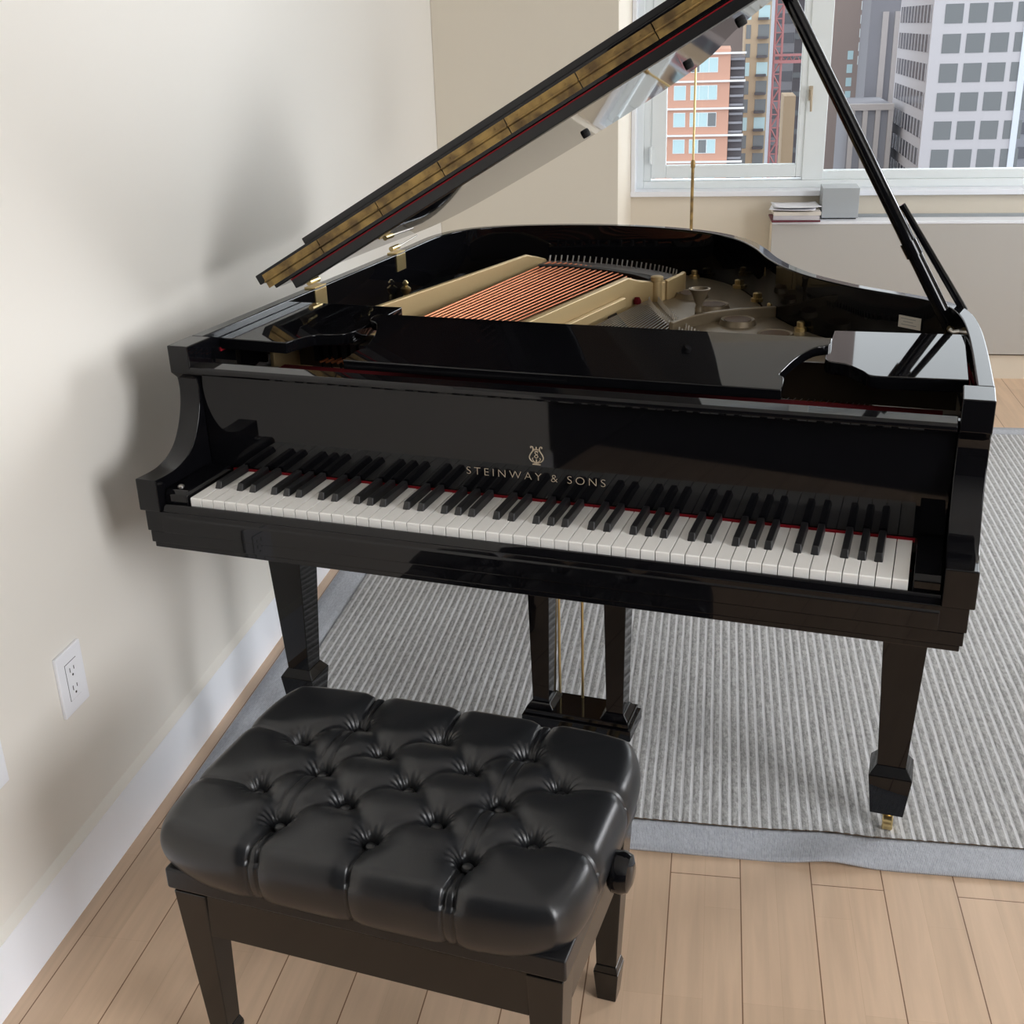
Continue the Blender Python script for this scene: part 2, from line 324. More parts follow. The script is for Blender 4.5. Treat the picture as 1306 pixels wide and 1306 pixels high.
# ------------------------------------------------------------------ grand piano (all in the piano's own axes)
piano = tag(empty('grand_piano', (0, 0, 0), -TH), 'black polished grand piano with its lid raised on the stick, standing on the grey rug', 'piano')
P = piano
E_ = M['ebony']
XL, XR = -0.095, 1.318
RT_ = 0.026
left = [(XL, .20), (XL, .45), (XL, .8), (XL, 1.08), (XL - .004, 1.25)]
curve = [(XL - .004, 1.25), (-.098, 1.35), (-.078, 1.44), (-.030, 1.515), (.06, 1.572), (.20, 1.615), (.36, 1.630), (.52, 1.605), (.65, 1.545), (.745, 1.45), (.81, 1.33), (.86, 1.20), (.91, 1.10), (.975, 1.005), (1.07, .915), (1.15, .862), (1.215, .818), (1.262, .765), (1.288, .69), (1.302, .58), (1.311, .42), (XR, .20)]
outer = left[:-1] + catmull(curve, 6)
inner = offset(outer, RT_)
def ring_mesh(out, inn, z0, z1):
    mb = MB(); bm = mb.bm; n = len(out)
    V = [[bm.verts.new((p[0], p[1], z)) for p in line] for line, z in ((out, z0), (out, z1), (inn, z1), (inn, z0))]
    for j in range(4):
        a, b = V[j], V[(j + 1) % 4]
        for i in range(n - 1): bm.faces.new((a[i], a[i + 1], b[i + 1], b[i]))
    bm.faces.new([V[j][0] for j in range(4)]); bm.faces.new([V[j][-1] for j in range(4)][::-1])
    return mb
ring_mesh(outer, inner, .655, .977).build('case_rim', E_, P, bevel=.003, seg=3)
# arms with the concave cheek
armp = [(-.022, .7095), (-.022, .770), (.020, .7685), (.050, .771), (.080, .781), (.105, .799), (.125, .828), (.138, .860), (.143, .890), (.141, .912), (.134, .918), (.124, .926), (.123, .977), (.2, .977), (.2, .7095)]
arm_s = [armp[0], armp[1]] + catmull(armp[1:10], 4)[1:] + armp[10:]
for x0, x1 in ((XL, -.052), (1.272, XR)):
    MB().prism(arm_s, lambda y, z: (x0, y, z), lambda y, z: (x1, y, z)).build('arm', E_, P, bevel=.0022)
# inner lining of the front sides, felt strips of the fallboard pivots
# stepped key bed
kb = MB().box(-.087, 1.311, -.018, .46, .6695, .7093)
kb.build('key_bed', E_, P, bevel=.0015)
MB().box(-.083, 1.308, -.016, .47, .6465, .6690).build('key_bed_moulding', E_, P, bevel=.0015)
MB().box(-.079, 1.304, -.013, .46, .6360, .6460).build('key_bed_moulding', E_, P, bevel=.0015)
ks = [(-.020, .6700), (-.0205, .698), (-.016, .7035), (-.014, .717), (-.011, .7225), (-.006, .7225), (-.004, .70), (-.004, .6700)]
MB().prism(ks, lambda y, z: (-.0515, y, z), lambda y, z: (1.2715, y, z)).build('key_slip', E_, P, bevel=.001)
# key blocks
for x0, x1, xs in ((-.050, -.004, -.030), (1.231, 1.270, 1.252)):
    kbk = MB().prism([(-.003, .700), (-.003, .738), (.004, .746), (.148, .746), (.148, .700)], lambda y, z: (x0, y, z), lambda y, z: (x1, y, z)).build('key_block', E_, P, bevel=.002)
    if x0 < 0: MB().lathe((xs, .02, .746), [(.006, -.002), (.006, .002), (.004, .0035)], 12).build('screw', M['steel'], kbk)
# keys
wk = MB().prism([(0, .7155), (0, .7335), (.0015, .735), (.150, .735), (.150, .7155)], lambda y, z: (-.01112, y, z), lambda y, z: (.01112, y, z)).build('white_key', M['white_key'], P, bevel=.0007, seg=2)
KP = 1.225 / 52
wk.location = (KP * .5, 0, 0)
for i in range(1, 52): link_copy(wk, P, (KP * (i + .5), 0, -.0004 * (i % 3 == 1)))
bkm = MB().hexa([(-.0066, .0525, .7345), (.0066, .0525, .7345), (.0066, .150, .7345), (-.0066, .150, .7345)], [(-.0050, .059, .7480), (.0050, .059, .7480), (.0050, .150, .7480), (-.0050, .150, .7480)])
bk = bkm.build('black_key', M['black_key'], P, bevel=.0015, seg=2)
first = True
for i in range(51):
    if 'ABCDEFG'[i % 7] in 'ACDFG':
        off = {'A': .001, 'C': -.0015, 'D': .0015, 'F': -.002, 'G': 0}['ABCDEFG'[i % 7]]
        if first: bk.location = (KP * (i + 1) + off, 0, 0); first = False
        else: link_copy(bk, P, (KP * (i + 1) + off, 0, 0))
MB().box(-.003, 1.228, .1495, .1525, .732, .7385).build('key_felt', M['red_felt'], P)
# fallboard, its nosing
fb = MB().prism([(.1535, .7385), (.1525, .76), (.1515, .80), (.1505, .922), (.165, .922), (.165, .7385)], lambda y, z: (-.050, y, z), lambda y, z: (1.270, y, z)).build('fallboard', E_, P)
MB().prism([(.122, .925), (.119, .929), (.119, .935), (.124, .939), (.158, .940), (.158, .9222), (.1525, .9222), (.149, .9235)], lambda y, z: (-.0505, y, z), lambda y, z: (1.2695, y, z)).build('fallboard_nosing', E_, fb, bevel=.001)
def text_mesh(name, body, size, loc, rot, material, parent, spacing=1.0, ext=.0003, align='CENTER'):
    cu = bpy.data.curves.new(name, 'FONT'); cu.body = body; cu.size = size; cu.extrude = ext; cu.align_x = align; cu.space_character = spacing; cu.offset = -.00035
    t_ = bpy.data.objects.new(name, cu); COL.objects.link(t_); bpy.context.view_layer.update()
    me = bpy.data.meshes.new_from_object(t_.evaluated_get(bpy.context.evaluated_depsgraph_get()))
    bpy.data.objects.remove(t_); me.materials.clear(); me.materials.append(material)
    o = bpy.data.objects.new(name, me); COL.objects.link(o); o.parent = parent; o.location = loc; o.rotation_euler = rot
    return o
lt = text_mesh('lettering', 'STEINWAY & SONS', .0200, (.601, .1502, .7735), (PI / 2, 0, 0), M['letter'], fb, 1.42, .0002)
wdt = lt.dimensions.x or .25
xs_ = [v.co.x for v in lt.data.vertices]; k_ = .252 / (max(xs_) - min(xs_)); lt.scale = (k_, 1, 1)
# lyre emblem above the lettering
em = MB(); y_ = .1500; cx, cz = .605, .800
def em_t(pts, r=.0009): em.tube([(cx + a, y_, cz + b_) for a, b_ in pts], r, 6)
for s in (-1, 1):
    em_t(catmull([(s * .0015, .007), (s * .008, .008), (s * .0125, .014), (s * .0105, .021), (s * .006, .028), (s * .0065, .034), (s * .010, .0345), (s * .0095, .032)], 5), .0011)
    em_t(catmull([(s * .001, .006), (s * .005, .009), (s * .0075, .013), (s * .0055, .0145)], 4), .0007)
em_t([(-.0062, .030), (.0062, .030)]); em_t([(-.0055, .0275), (.0055, .0275)], .0006)
em_t(catmull([(.0032, .024), (0, .0262), (-.0025, .024), (0, .0205), (.003, .0175), (0, .0145), (-.0035, .017), (-.001, .0195), (.0025, .0215)], 4), .0008)
em_t([(0, .031), (0, .0345)], .0013); em_t([(-.007, .003), (.007, .003)], .0013); em_t([(0, .003), (0, .012)], .0012); em_t([(-.0045, .0055), (.0045, .0055)], .0009)
em.build('lyre_emblem', M['letter'], fb)
# front rail, pin block, plate flange with tuning pins
MB().box(-.066, 1.290, .166, .186, .880, .930).build('front_rail', E_, P, bevel=.0015)
MB().box(-.066, 1.290, .187, .372, .862, .876).build('plate_flange', M['pin_block'], P)
MB().box(.02, 1.25, .255, .335, .876, .893).build('string_felt', M['string_felt'], P)
tp = MB().tube([(0, 0, 0), (0, .002, .032)], .0032, 8).build('tuning_pin', M['satin'], P); tp.location = (.03, .205, .880)
for i in range(1, 96):
    link_copy(tp, P, (.03 + (i // 2) * .0255, .205 + (i % 2) * .028, .880))
# soundboard and harp plate
cav = offset(outer, RT_ - .001)
cav = [(x, max(y, .372)) for x, y in cav if y > .30]
cav = [(cav[0][0], .372)] + cav + [(cav[-1][0], .372)]
MB().slab(cav, .800, .806).build('soundboard', M['spruce'], P)
# the bass side of the inner case and the deep ledge
ring_mesh([p for p in inner], offset(outer, RT_ + .03), .80, .850).build('case_ledge', M['satin'], P)
# gold plate on the treble side
iny = offset(outer, RT_ + .002)
treble_edge = [p for p in iny if p[0] > .50 and p[1] > .38]
plate_poly = [(1.20, .38)] + [(1.10, .50), (.98, .62), (.84, .76), (.70, .90), (.60, 1.08), (.535, 1.22), (.50, 1.33)] + [p for p in treble_edge]
plate_poly = plate_poly
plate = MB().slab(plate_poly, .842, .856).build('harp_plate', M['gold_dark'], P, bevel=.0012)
def ring(cx, cy, r, w=.008, h_=.010):
    mb = MB(); mb.lathe((cx, cy, .856), [(r - w, .001), (r - w, h_), (r - w * .3, h_ + .002), (r, h_ * .7), (r + .003, -.001)], 28); return mb
for cx, cy in ((.640, 1.285), (.715, 1.165), (.800, 1.020), (.90, .905)):
    r0 = ring(cx, cy, .040).build('plate_ring', M['gold_dark'], plate)
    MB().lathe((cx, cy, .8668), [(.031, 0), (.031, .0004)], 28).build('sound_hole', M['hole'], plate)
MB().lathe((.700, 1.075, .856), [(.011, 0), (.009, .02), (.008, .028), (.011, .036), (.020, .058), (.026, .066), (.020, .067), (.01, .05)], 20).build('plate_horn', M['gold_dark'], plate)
for cx, cy in ((.735, 1.415), (.805, 1.265), (.855, 1.155), (.945, .985), (1.06, .885), (.60, 1.52)):
    MB().lathe((cx, cy, .856), [(.014, 0), (.014, .008), (.009, .009), (.009, .020), (.006, .022)], 8).build('plate_bolt', M['bright_brass'], plate)
rib = catmull([(.665, .905), (.69, .97), (.735, 1.03), (.80, 1.085), (.87, 1.12)], 6)
rm = ring_mesh(rib, offset(rib, .012), .852, .880); rm.build('plate_rib', M['gold_dark'], plate, bevel=.003)
# long struts of the plate: a deep web with a rounded top edge
def strut(line, z_low, tops, w, name='plate_strut', m_=None):
    mb = MB(); bm = mb.bm; n = len(line); a = offset(line, w)
    V = []
    for (x, y), (x2, y2), zt in zip(line, a, tops):
        V.append([bm.verts.new(c) for c in ((x, y, z_low), (x, y, zt - .003), ((x + x2) / 2, (y + y2) / 2, zt), (x2, y2, zt - .003), (x2, y2, z_low))])
    for u, v in zip(V, V[1:]):
        for k in range(5): bm.faces.new((u[k], u[(k + 1) % 5], v[(k + 1) % 5], v[k]))
    bm.faces.new(V[0]); bm.faces.new(V[-1][::-1])
    return mb.build(name, m_ or M['gold'], P, bevel=.002)
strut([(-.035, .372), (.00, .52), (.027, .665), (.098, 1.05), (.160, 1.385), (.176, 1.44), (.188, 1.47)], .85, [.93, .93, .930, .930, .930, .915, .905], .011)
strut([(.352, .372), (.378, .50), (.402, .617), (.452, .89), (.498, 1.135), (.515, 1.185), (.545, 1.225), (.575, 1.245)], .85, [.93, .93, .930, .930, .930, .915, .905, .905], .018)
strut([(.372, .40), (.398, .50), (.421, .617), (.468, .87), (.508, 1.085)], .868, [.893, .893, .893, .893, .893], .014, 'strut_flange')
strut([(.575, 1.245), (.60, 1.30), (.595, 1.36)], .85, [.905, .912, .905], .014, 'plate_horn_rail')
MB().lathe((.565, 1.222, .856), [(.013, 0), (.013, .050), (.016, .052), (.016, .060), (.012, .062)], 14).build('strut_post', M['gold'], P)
# hitch rail arc behind the bass strings, with its pins
arc = catmull([(.186, 1.475), (.27, 1.485), (.37, 1.465), (.46, 1.43), (.54, 1.385), (.60, 1.33)], 6)
arcm = ring_mesh(arc, offset(arc, .055), .86, .897)
arcm.build('hitch_rail', M['iron'], P, bevel=.002)
arc2 = [(x, y) for x, y in offset(arc, .075)]
ring_mesh(arc2, offset(arc2, .022), .85, .902).build('bass_bridge', M['matte_black'], P)
hp = MB().tube([(0, 0, 0), (.002, .004, .018)], .0022, 6).build('hitch_pin', M['steel'], P); hp.location = (arc[0][0] + .02, arc[0][1] - .012, .896)
for i in range(1, 28):
    t = .03 + i / 28 * .95; q = t * (len(arc) - 1); a = arc[int(q)]; b_ = arc[min(int(q) + 1, len(arc) - 1)]; fq = q - int(q)
    link_copy(hp, P, (a[0] + (b_[0] - a[0]) * fq, a[1] + (b_[1] - a[1]) * fq - .012, .896))
# copper-wound bass strings and steel treble strings
for i in range(18):
    t = i / 17
    a = Vector((.080 + .215 * t, .372, .892)); b_ = Vector((.212 + .273 * t, 1.455 - .17 * t * t - .01 * t, .898))
    MB().tube([a, b_], .0025 - .0007 * t, 8).build('bass_string', M['copper'], P)
tb = catmull([(.545, 1.205), (.60, 1.075), (.70, .89), (.84, .745), (.98, .60), (1.10, .48), (1.18, .40)], 10)
for i in range(72):
    q = (.02 + .96 * i / 71) * (len(tb) - 1); a = tb[int(q)]; b_ = tb[int(q) + 1]; fq = q - int(q)
    e = Vector((a[0] + (b_[0] - a[0]) * fq, a[1] + (b_[1] - a[1]) * fq - .006, .862))
    s0 = Vector((.40 + .80 * i / 71, .372, .866))
    if (e - s0).length > .03: MB().tube([s0, e], .0009, 4).build('treble_string', M['steel'], P)
hl = MB()
tpin = MB().tube([(0, 0, 0), (.001, .003, .014)], .0018, 6).build('string_pin', M['steel'], P); tpin.location = (.55, 1.2, .855)
for i in range(1, 90):
    row = i % 2; q = (.02 + .6 * i / 89) * (len(tb) - 1); a = tb[int(q)]; b_ = tb[int(q) + 1]; fq = q - int(q)
    link_copy(tpin, P, (a[0] + (b_[0] - a[0]) * fq + row * .022, a[1] + (b_[1] - a[1]) * fq + row * .012, .855))
br2 = [(x - .075, y - .06) for x, y in tb if y > .42]
ring_mesh(br2, offset(br2, .026), .806, .858).build('treble_bridge', M['matte_black'], P)
MB().lathe((.533, 1.150, .862), [(.009, 0), (.010, .008), (.006, .016)], 10).build('felt_wedge', M['string_felt'], P)
MB().lathe((-.050, 1.070, .83), [(.010, 0), (.010, .040), (.006, .046), (.013, .056), (.013, .063), (.005, .069), (.008, .076), (.003, .083)], 14).build('rim_stud', M['bright_brass'], P)
dm = MB().box(-.006, .006, 0, .045, .014, .052).box(-.0012, .0012, .018, .024, -.03, .014).build('damper', M['satin'], P); dm.location = (.06, .395, .872)
MB().box(-.05, 1.272, .442, .450, .862, .932).build('damper_rail', M['pin_block'], P)
for i in range(1, 46): link_copy(dm, P, (.06 + i * .0202, .395 + .0006 * (i % 5), .872))
# paper label inside the treble side of the rim
q0 = Vector((1.208, .8175 - .031, 0)); 
lab = MB().box(-.026, .026, -.0004, .0004, 0, .024).build('rim_label', M['paper_cream'], P)
lab.location = (1.176, .8085, .915); lab.rotation_euler = (0, 0, math.radians(-33)); lab['label'] = 'small cream paper label'
ln = MB()
for k, (a, b_) in enumerate(((-.021, .014), (-.015, .008), (-.019, .016))): ln.box(a, b_, -.0008, -.0005, .018 - .006 * k, .0192 - .006 * k)
ln.build('label_print', M['ink'], lab)

# music shelf (two sides) and folded music desk
zs0, zs1 = .940, .962
lsh = [(-.068, .575), (-.068, .252)] + catmull([(.080, .247), (.090, .285), (.108, .318), (.150, .330), (.168, .365), (.170, .45), (.170, .515)], 5) + [(.170, .575)]
MB().slab(lsh[::-1], zs0, zs1).build('music_shelf', E_, P, bevel=.002)
rsh = [(1.277, .585), (1.283, .283)] + catmull([(1.174, .274), (1.135, .274), (1.118, .300), (1.090, .335), (1.055, .356), (1.052, .45), (1.050, .565)], 5)
MB().slab(rsh, zs0, zs1).build('music_shelf', E_, P, bevel=.002)
hr = [(1.056, .456), (1.053, .420), (1.030, .400), (1.008, .350), (.996, .300), (.991, .268), (1.000, .252), (1.003, .200)]
hrc = catmull(hr, 5)
hl_ = [(1.225 - x, y) for x, y in hrc]
desk = MB().prism([p for p in hrc] + hl_[::-1], lambda x, y: (x, y + .0015, .932 + (y - .205) * .1), lambda x, y: (x, y, .950 + (y - .205) * .1))
desk.build('music_desk', E_, P, bevel=.0022)
for x in (.30, .93): MB().box(x, x + .03, .392, .44, .933, .9485).build('desk_runner', M['matte_black'], P)
# brass pivots and red felt on the inner sides at the front
for x0, x1 in ((XL + RT_, XL + RT_ + .003), (XR - RT_ - .009, XR - RT_ - .006)):
    MB().box(x0, x1, .25, .60, .936, .943).build('side_felt', M['red_felt'], P)
for x in (-.062, 1.284): MB().lathe((x, .175, .950), [(.004, -.006), (.006, -.004), (.006, .004), (.004, .006)], 12, 'X').build('pivot_screw', M['steel'], P)

# ------------------------------------------------------------------ raised lid
TL = math.radians(29.4); HX, HZL = XL - .004, .985
Yf = .52
lid_tf = Matrix.Translation((HX, 0, HZL)) @ Matrix.Rotation(-TL, 4, 'Y')
def lidp(mb): return mb.xf(lid_tf)
ov = offset(outer, .008)
lo = [(x - HX, y) for x, y in ov if y > Yf]
lo = [(lo[0][0], Yf)] + lo + [(lo[-1][0] + .003, Yf)]
lid = lidp(MB().slab(lo[::-1], .012, .034)).build('lid', E_, P, bevel=.002)
lidp(MB().box(.055, 1.36, Yf, Yf + .030, -.010, .0118)).build('lid_batten', M['satin'], lid, bevel=.0015)
lidp(MB().box(.055, 1.36, Yf - .0008, Yf + .001, .0088, .0112)).build('batten_felt', M['red_felt'], lid)
# the front flap folded back on top of the main lid
flap = [(-.018, Yf), (1.44, Yf), (1.435, Yf + .39), (-.018, Yf + .39)]
flo = lidp(MB().slab(flap, .0345, .0560)).build('lid_flap', E_, lid, bevel=.002)
lidp(MB().box(.125, 1.42, Yf + .004, Yf + .020, .0562, .0690)).build('flap_batten', M['satin'], flo, bevel=.001)
# long brass hinge in sections along the joint of lid and flap
seg = 0
for k in range(9):
    a = .000 + k * .159; b_ = a + .1565
    hm = MB().box(a, b_, Yf - .0022, Yf - .0003, .0195, .0340).box(a, b_, Yf - .0022, Yf - .0003, .0350, .0500)
    hm.tube([(a, Yf - .0035, .0345), (b_, Yf - .0035, .0345)], .0026, 8)
    for j in range(3):
        for zz in (.0265, .0430): hm.lathe((a + .025 + j * .053, Yf - .0022, zz), [(.0028, .0), (.0028, -.0008), (.001, -.0012)], 8, 'Y')
    lidp(hm).build('lid_hinge', M['brass'], lid)
# side hinges between lid and rim
for yy in (.662, 1.090):
    hb = MB().box(XL + RT_, XL + RT_ + .003, yy - .026, yy + .026, .934, .974).box(XL + .002, XL + RT_ + .003, yy - .026, yy + .026, .9772, .9805)
    hb.tube([(HX + .016, yy - .022, .990), (HX + .016, yy + .022, .990)], .0065, 10)
    hb.build('side_hinge', M['bright_brass'], P, bevel=.0006)
pin = MB().tube([(HX + .016, 1.12, .990), (HX + .03, 1.20, 1.004)], .002, 8); pin.build('hinge_pin', M['steel'], P)
# rubber buffers near the outer edge of the lid
for x, y in ((.498, 1.405), (.837, 1.247), (1.018, 1.002)):
    lidp(MB().lathe((x, y, .012), [(.010, -.010), (.0115, -.006), (.0115, .001)], 14)).build('lid_buffer', M['rubber'], lid)
# prop stick, its folded short stick and cup
A_ = Vector((1.252, .742, .938)); D_ = (Vector((.917, .742, 1.528)) - Vector((1.248, .742, .952))).normalized()
# meeting point with the underside
nrm = Vector((-math.sin(TL), 0, math.cos(TL))); base = Vector((HX, 0, HZL)) + nrm * .012
tt = (base - A_).dot(nrm) / D_.dot(nrm)
Bp = A_ + D_ * (tt - .004)
st = MB()
st.tube([A_, A_ + D_ * .17], .0135, 12); st.tube([A_ + D_ * .17, A_ + D_ * .20, A_ + D_ * (tt * .5), Bp], .0135, 12, r_end=.0125)
sobj = st.build('prop_stick', E_, P)
MB().tube([A_ + Vector((.022, .01, .03)), Vector((1.138, .752, 1.165)) + Vector((.004, 0, 0))], .0075, 10, r_end=.006).build('short_prop_stick', E_, sobj)
MB().tube([A_ + D_ * .155, A_ + D_ * .185], .0165, 12).build('stick_collar', E_, sobj)
MB().box(1.232, 1.285, .728, .756, .925, .945).build('stick_bracket', M['bright_brass'], P, bevel=.001) if False else None
MB().lathe((Bp.x, Bp.y, Bp.z), [(.015, -.004), (.017, 0)], 14).build('stick_cup', M['bright_brass'], sobj)
MB().tube([A_ + Vector((0, -.02, 0)), A_ + Vector((0, .02, 0))], .006, 8).build('stick_pivot', M['bright_brass'], P)
MB().tube([(1.272, .66, .950), (1.258, .665, .946), (1.250, .668, .950)], .0045, 8).build('rim_hook', M['steel'], P)

# ------------------------------------------------------------------ legs
def make_leg(cx, cy):
    mb = MB().frustum(cx, cy, .160, .0265, .0265, .636, .048, .048)
    lg = mb.build('leg', E_, P, bevel=.0015)
    ft = MB().frustum(cx, cy, .143, .040, .040, .162, .0275, .0275)
    ft.frustum(cx, cy, .052, .031, .031, .143, .0405, .0405)
    ft.build('leg_foot', E_, lg, bevel=.0015)
    cs = MB().lathe((cx, cy, .036), [(.012, 0), (.014, .016)], 12)
    cs.lathe((cx + .004, cy - .012, .023), [(.013, -.010), (.0155, -.008), (.0155, .008), (.013, .010)], 18, 'X')
    cs.build('caster', M['bright_brass'], lg)
make_leg(-.058, .412); make_leg(1.232, .412); make_leg(.33, 1.36)
# pedal lyre
ly = MB().box(.483, .720, .372, .470, .125, .150).box(.489, .714, .378, .464, .150, .162).build('pedal_lyre', E_, P, bevel=.002)
for x0, x1, t0, t1 in ((.526, .0, .497, .558), (.0, .0, .637, .697)):
    cxp = .5195 if t0 < .6 else .6805
    MB().frustum(cxp, .42, .175, .0180, .026, .636, .0265, .032).build('lyre_post', E_, ly, bevel=.0015)
    MB().frustum(cxp, .42, .162, .030, .036, .175, .0200, .028).build('post_foot', E_, ly, bevel=.0015)
MB().box(.50, .70, .385, .465, .615, .636).build('lyre_top_block', E_, ly, bevel=.002)
for xx in (.543, .594): MB().tube([(xx, .455, .150), (xx, .455, .636)], .0030, 8).build('pedal_rod', M['bright_brass'], ly)
for xx in (.545, .600, .655):
    MB().tube([(xx, .42, .112), (xx, .36, .080), (xx, .30, .066), (xx, .25, .066)], .010, 12, r_end=.014).build('pedal', M['bright_brass'], ly)

# ------------------------------------------------------------------ bench
bench = tag(empty('piano_bench', tuple(RT @ Vector((.556, -.327, 0))), -TH), 'black button-tufted leather piano bench in front of the keyboard', 'bench')
BX0, BX1, BY0, BY1 = -.298, .298, -.190, .178       # leg outlines in bench axes
for i, (cx, cy) in enumerate(((BX0 + .027, BY0 + .027), (BX1 - .027, BY0 + .027), (BX1 - .027, BY1 - .027), (BX0 + .027, BY1 - .027))):
    sx_ = 1 if cx > 0 else -1; sy_ = 1 if cy > 0 else -1
    ox, oy = cx + sx_ * .027, cy + sy_ * .027
    mb = MB()
    def rg(w, z, fl=0.0): return [(ox - sx_ * w + 0 * fl, oy - sy_ * w, z), (ox + sx_ * fl, oy - sy_ * w, z), (ox + sx_ * fl, oy + sy_ * fl, z), (ox - sx_ * w, oy + sy_ * fl, z)]
    mb.hexa(rg(.047, .075, -.013), rg(.052, .343))
    mb.hexa(rg(.051, .062, -.009), rg(.047, .075, -.013)); mb.hexa(rg(.046, 0, -.014), rg(.051, .062, -.009))
    mb.build('leg', M['bench_wood'], bench, bevel=.002)
MB().box(BX0 + .050, BX1 - .050, BY0 + .004, BY0 + .022, .268, .343).build('apron', M['bench_wood'], bench, bevel=.0015)
MB().box(BX0 + .050, BX1 - .050, BY1 - .022, BY1 - .004, .268, .343).build('apron', M['bench_wood'], bench, bevel=.0015)
for x0 in (BX0 + .004, BX1 - .022): MB().box(x0, x0 + .018, BY0 + .052, BY1 - .052, .268, .343).build('apron', M['bench_wood'], bench, bevel=.0015)
MB().box(BX0 - .006, BX1 + .006, BY0 - .006, BY1 + .006, .350, .386).build('seat_frame', M['satin'], bench, bevel=.004)
for s in (1,):
    x_ = BX1 if s > 0 else BX0
    kn = MB().lathe((x_ - .004 * s, -.006, .386), [(.008, -.01 * s), (.008, .016 * s), (.024, .018 * s), (.030, .024 * s), (.031, .036 * s), (.027, .046 * s), (.015, .051 * s)], 26, 'X')
    kn.build('height_knob', M['ebony'], bench)
# tufted cushion
hx, hy = .327, .224; NZ = (440, 310)
pitch, rowp = .1445, .0645
btn = []
for r in range(5):
    n_ = 3 if r % 2 == 0 else 4
    for c in range(n_): btn.append(((c - (n_ - 1) / 2) * pitch, (r - 2) * rowp))
segs = []
for i in range(len(btn)):
    for j in range(i + 1, len(btn)):
        dx, dy = btn[i][0] - btn[j][0], btn[i][1] - btn[j][1]
        if abs(abs(dx) - pitch / 2) < .01 and abs(abs(dy) - rowp) < .01: segs.append((btn[i], btn[j], 1.0, .10))
for c in (-1, 0, 1):
    for s in (-1, 1):
        x_ = c * pitch
        if c == 0: segs.append(((x_, s * 2 * rowp), (x_ * 1.02, s * .26), .8, 0))
        else:
            segs.append(((x_ - .003, s * 2 * rowp), (x_ * 1.02 - .011, s * .26), .7, 0)); segs.append(((x_ + .003, s * 2 * rowp), (x_ * 1.02 + .011, s * .26), .7, 0))
for s in (-1, 1):
    for r in (-1, 1): segs.append(((s * 1.5 * pitch, r * rowp), (s * .36, r * rowp * 1.25), .45, 0))
# straight paired pleats running front to back beside the second and fourth columns
for c in (-1, 1):
    for y0, y1 in ((-2, 0), (0, 2)):
        segs.append(((c * pitch + .003, y0 * rowp), (c * pitch + .003, y1 * rowp), .35, 0)); segs.append(((c * pitch - .016, y0 * rowp * .9), (c * pitch - .012, y1 * rowp * .9), .3, 0))
def disp(x, y):
    d = 0.0
    for bx, by in btn:
        q = (x - bx) ** 2 + (y - by) ** 2
        if q < .006:
            rr = math.sqrt(q); an = math.atan2(y - by, x - bx)
            d -= .0180 * math.exp(-q / (.0115 ** 2)) + .011 * math.exp(-q / (.034 ** 2))
            d += .0013 * math.sin(an * 15 + bx * 40) * math.exp(-((rr - .017) / .009) ** 2)
    for (ax, ay), (cx, cy), w, bow in segs:
        vx, vy = cx - ax, cy - ay; l2 = vx * vx + vy * vy
        t = ((x - ax) * vx + (y - ay) * vy) / l2; t = 0 if t < 0 else 1 if t > 1 else t
        px, py = ax + vx * t, ay + vy * t
        if bow: py += bow * .10 * math.sin(PI * t)          # creases sag into a soft arc
        q = math.hypot(x - px, y - py)
        if q < .03: d -= w * (.0075 * math.exp(-(q / .0023) ** 2) + .0075 * math.exp(-(q / .013) ** 2))
    return d
mb = MB(); bm = mb.bm; U, V_ = NZ; grid = []
def prof_f(r):                                   # r 0..1 : horizontal fraction, height, side factor
    if r < .80: k = r / .80; return .90 * k, .475 - .009 * k ** 2.2, 0
    a = (r - .80) / .20 * 2.55
    return .90 + .10 * math.sin(a), .416 + .050 * math.cos(a), a
for j in range(V_ + 1):
    row = []
    for i in range(U + 1):
        u = 2 * i / U - 1; v = 2 * j / V_ - 1
        r = max(abs(u), abs(v)); 
        if r < 1e-6: row.append(bm.verts.new((0, 0, .475))); continue
        a, b_ = u / r, v / r; n_ = 6
        k = 1 / (abs(a) ** n_ + abs(b_) ** n_) ** (1 / n_); k = 1 + (k - 1) * r ** 3
        rho, z, ang = prof_f(r)
        row.append(bm.verts.new((hx * rho * a * k * (.985 if u > 0 else 1) - .004, hy * rho * b_ * k + .010, z)))
    grid.append(row)
for j in range(V_):
    for i in range(U): bm.faces.new((grid[j][i], grid[j][i + 1], grid[j + 1][i + 1], grid[j + 1][i]))
for _ in range(30): bmesh.ops.smooth_vert(bm, verts=[v for v in bm.verts if not v.is_boundary], factor=.5, use_axis_x=True, use_axis_y=True, use_axis_z=True)
bm.normal_update()
offs = [(v, v.normal.copy(), disp(v.co.x, v.co.y)) for v in bm.verts]
for v, nn, d in offs:
    v.co += nn * d * (1 if nn.z > .2 else .55)
brd = [grid[0][i] for i in range(U + 1)] + [grid[j][U] for j in range(1, V_ + 1)] + [grid[V_][i] for i in range(U - 1, -1, -1)] + [grid[j][0] for j in range(V_ - 1, 0, -1)]
bm.faces.new(brd[::-1])
cu_ = mb.build('cushion', M['leather'], bench, angle=180)
bt = MB().lathe((0, 0, 0), [(.0085, -.004), (.009, 0), (.007, .003), (.003, .0045)], 14).build('tufting_button', M['leather'], bench)
for i, (bx, by) in enumerate(btn):
    r = max(abs(bx) / (hx * .9), abs(by) / (hy * .9)) * .8; z = prof_f(min(r, .8))[1] - .0275
    if i == 0: bt.location = (bx, by, z)
    else: link_copy(bt, bench, (bx, by, z))

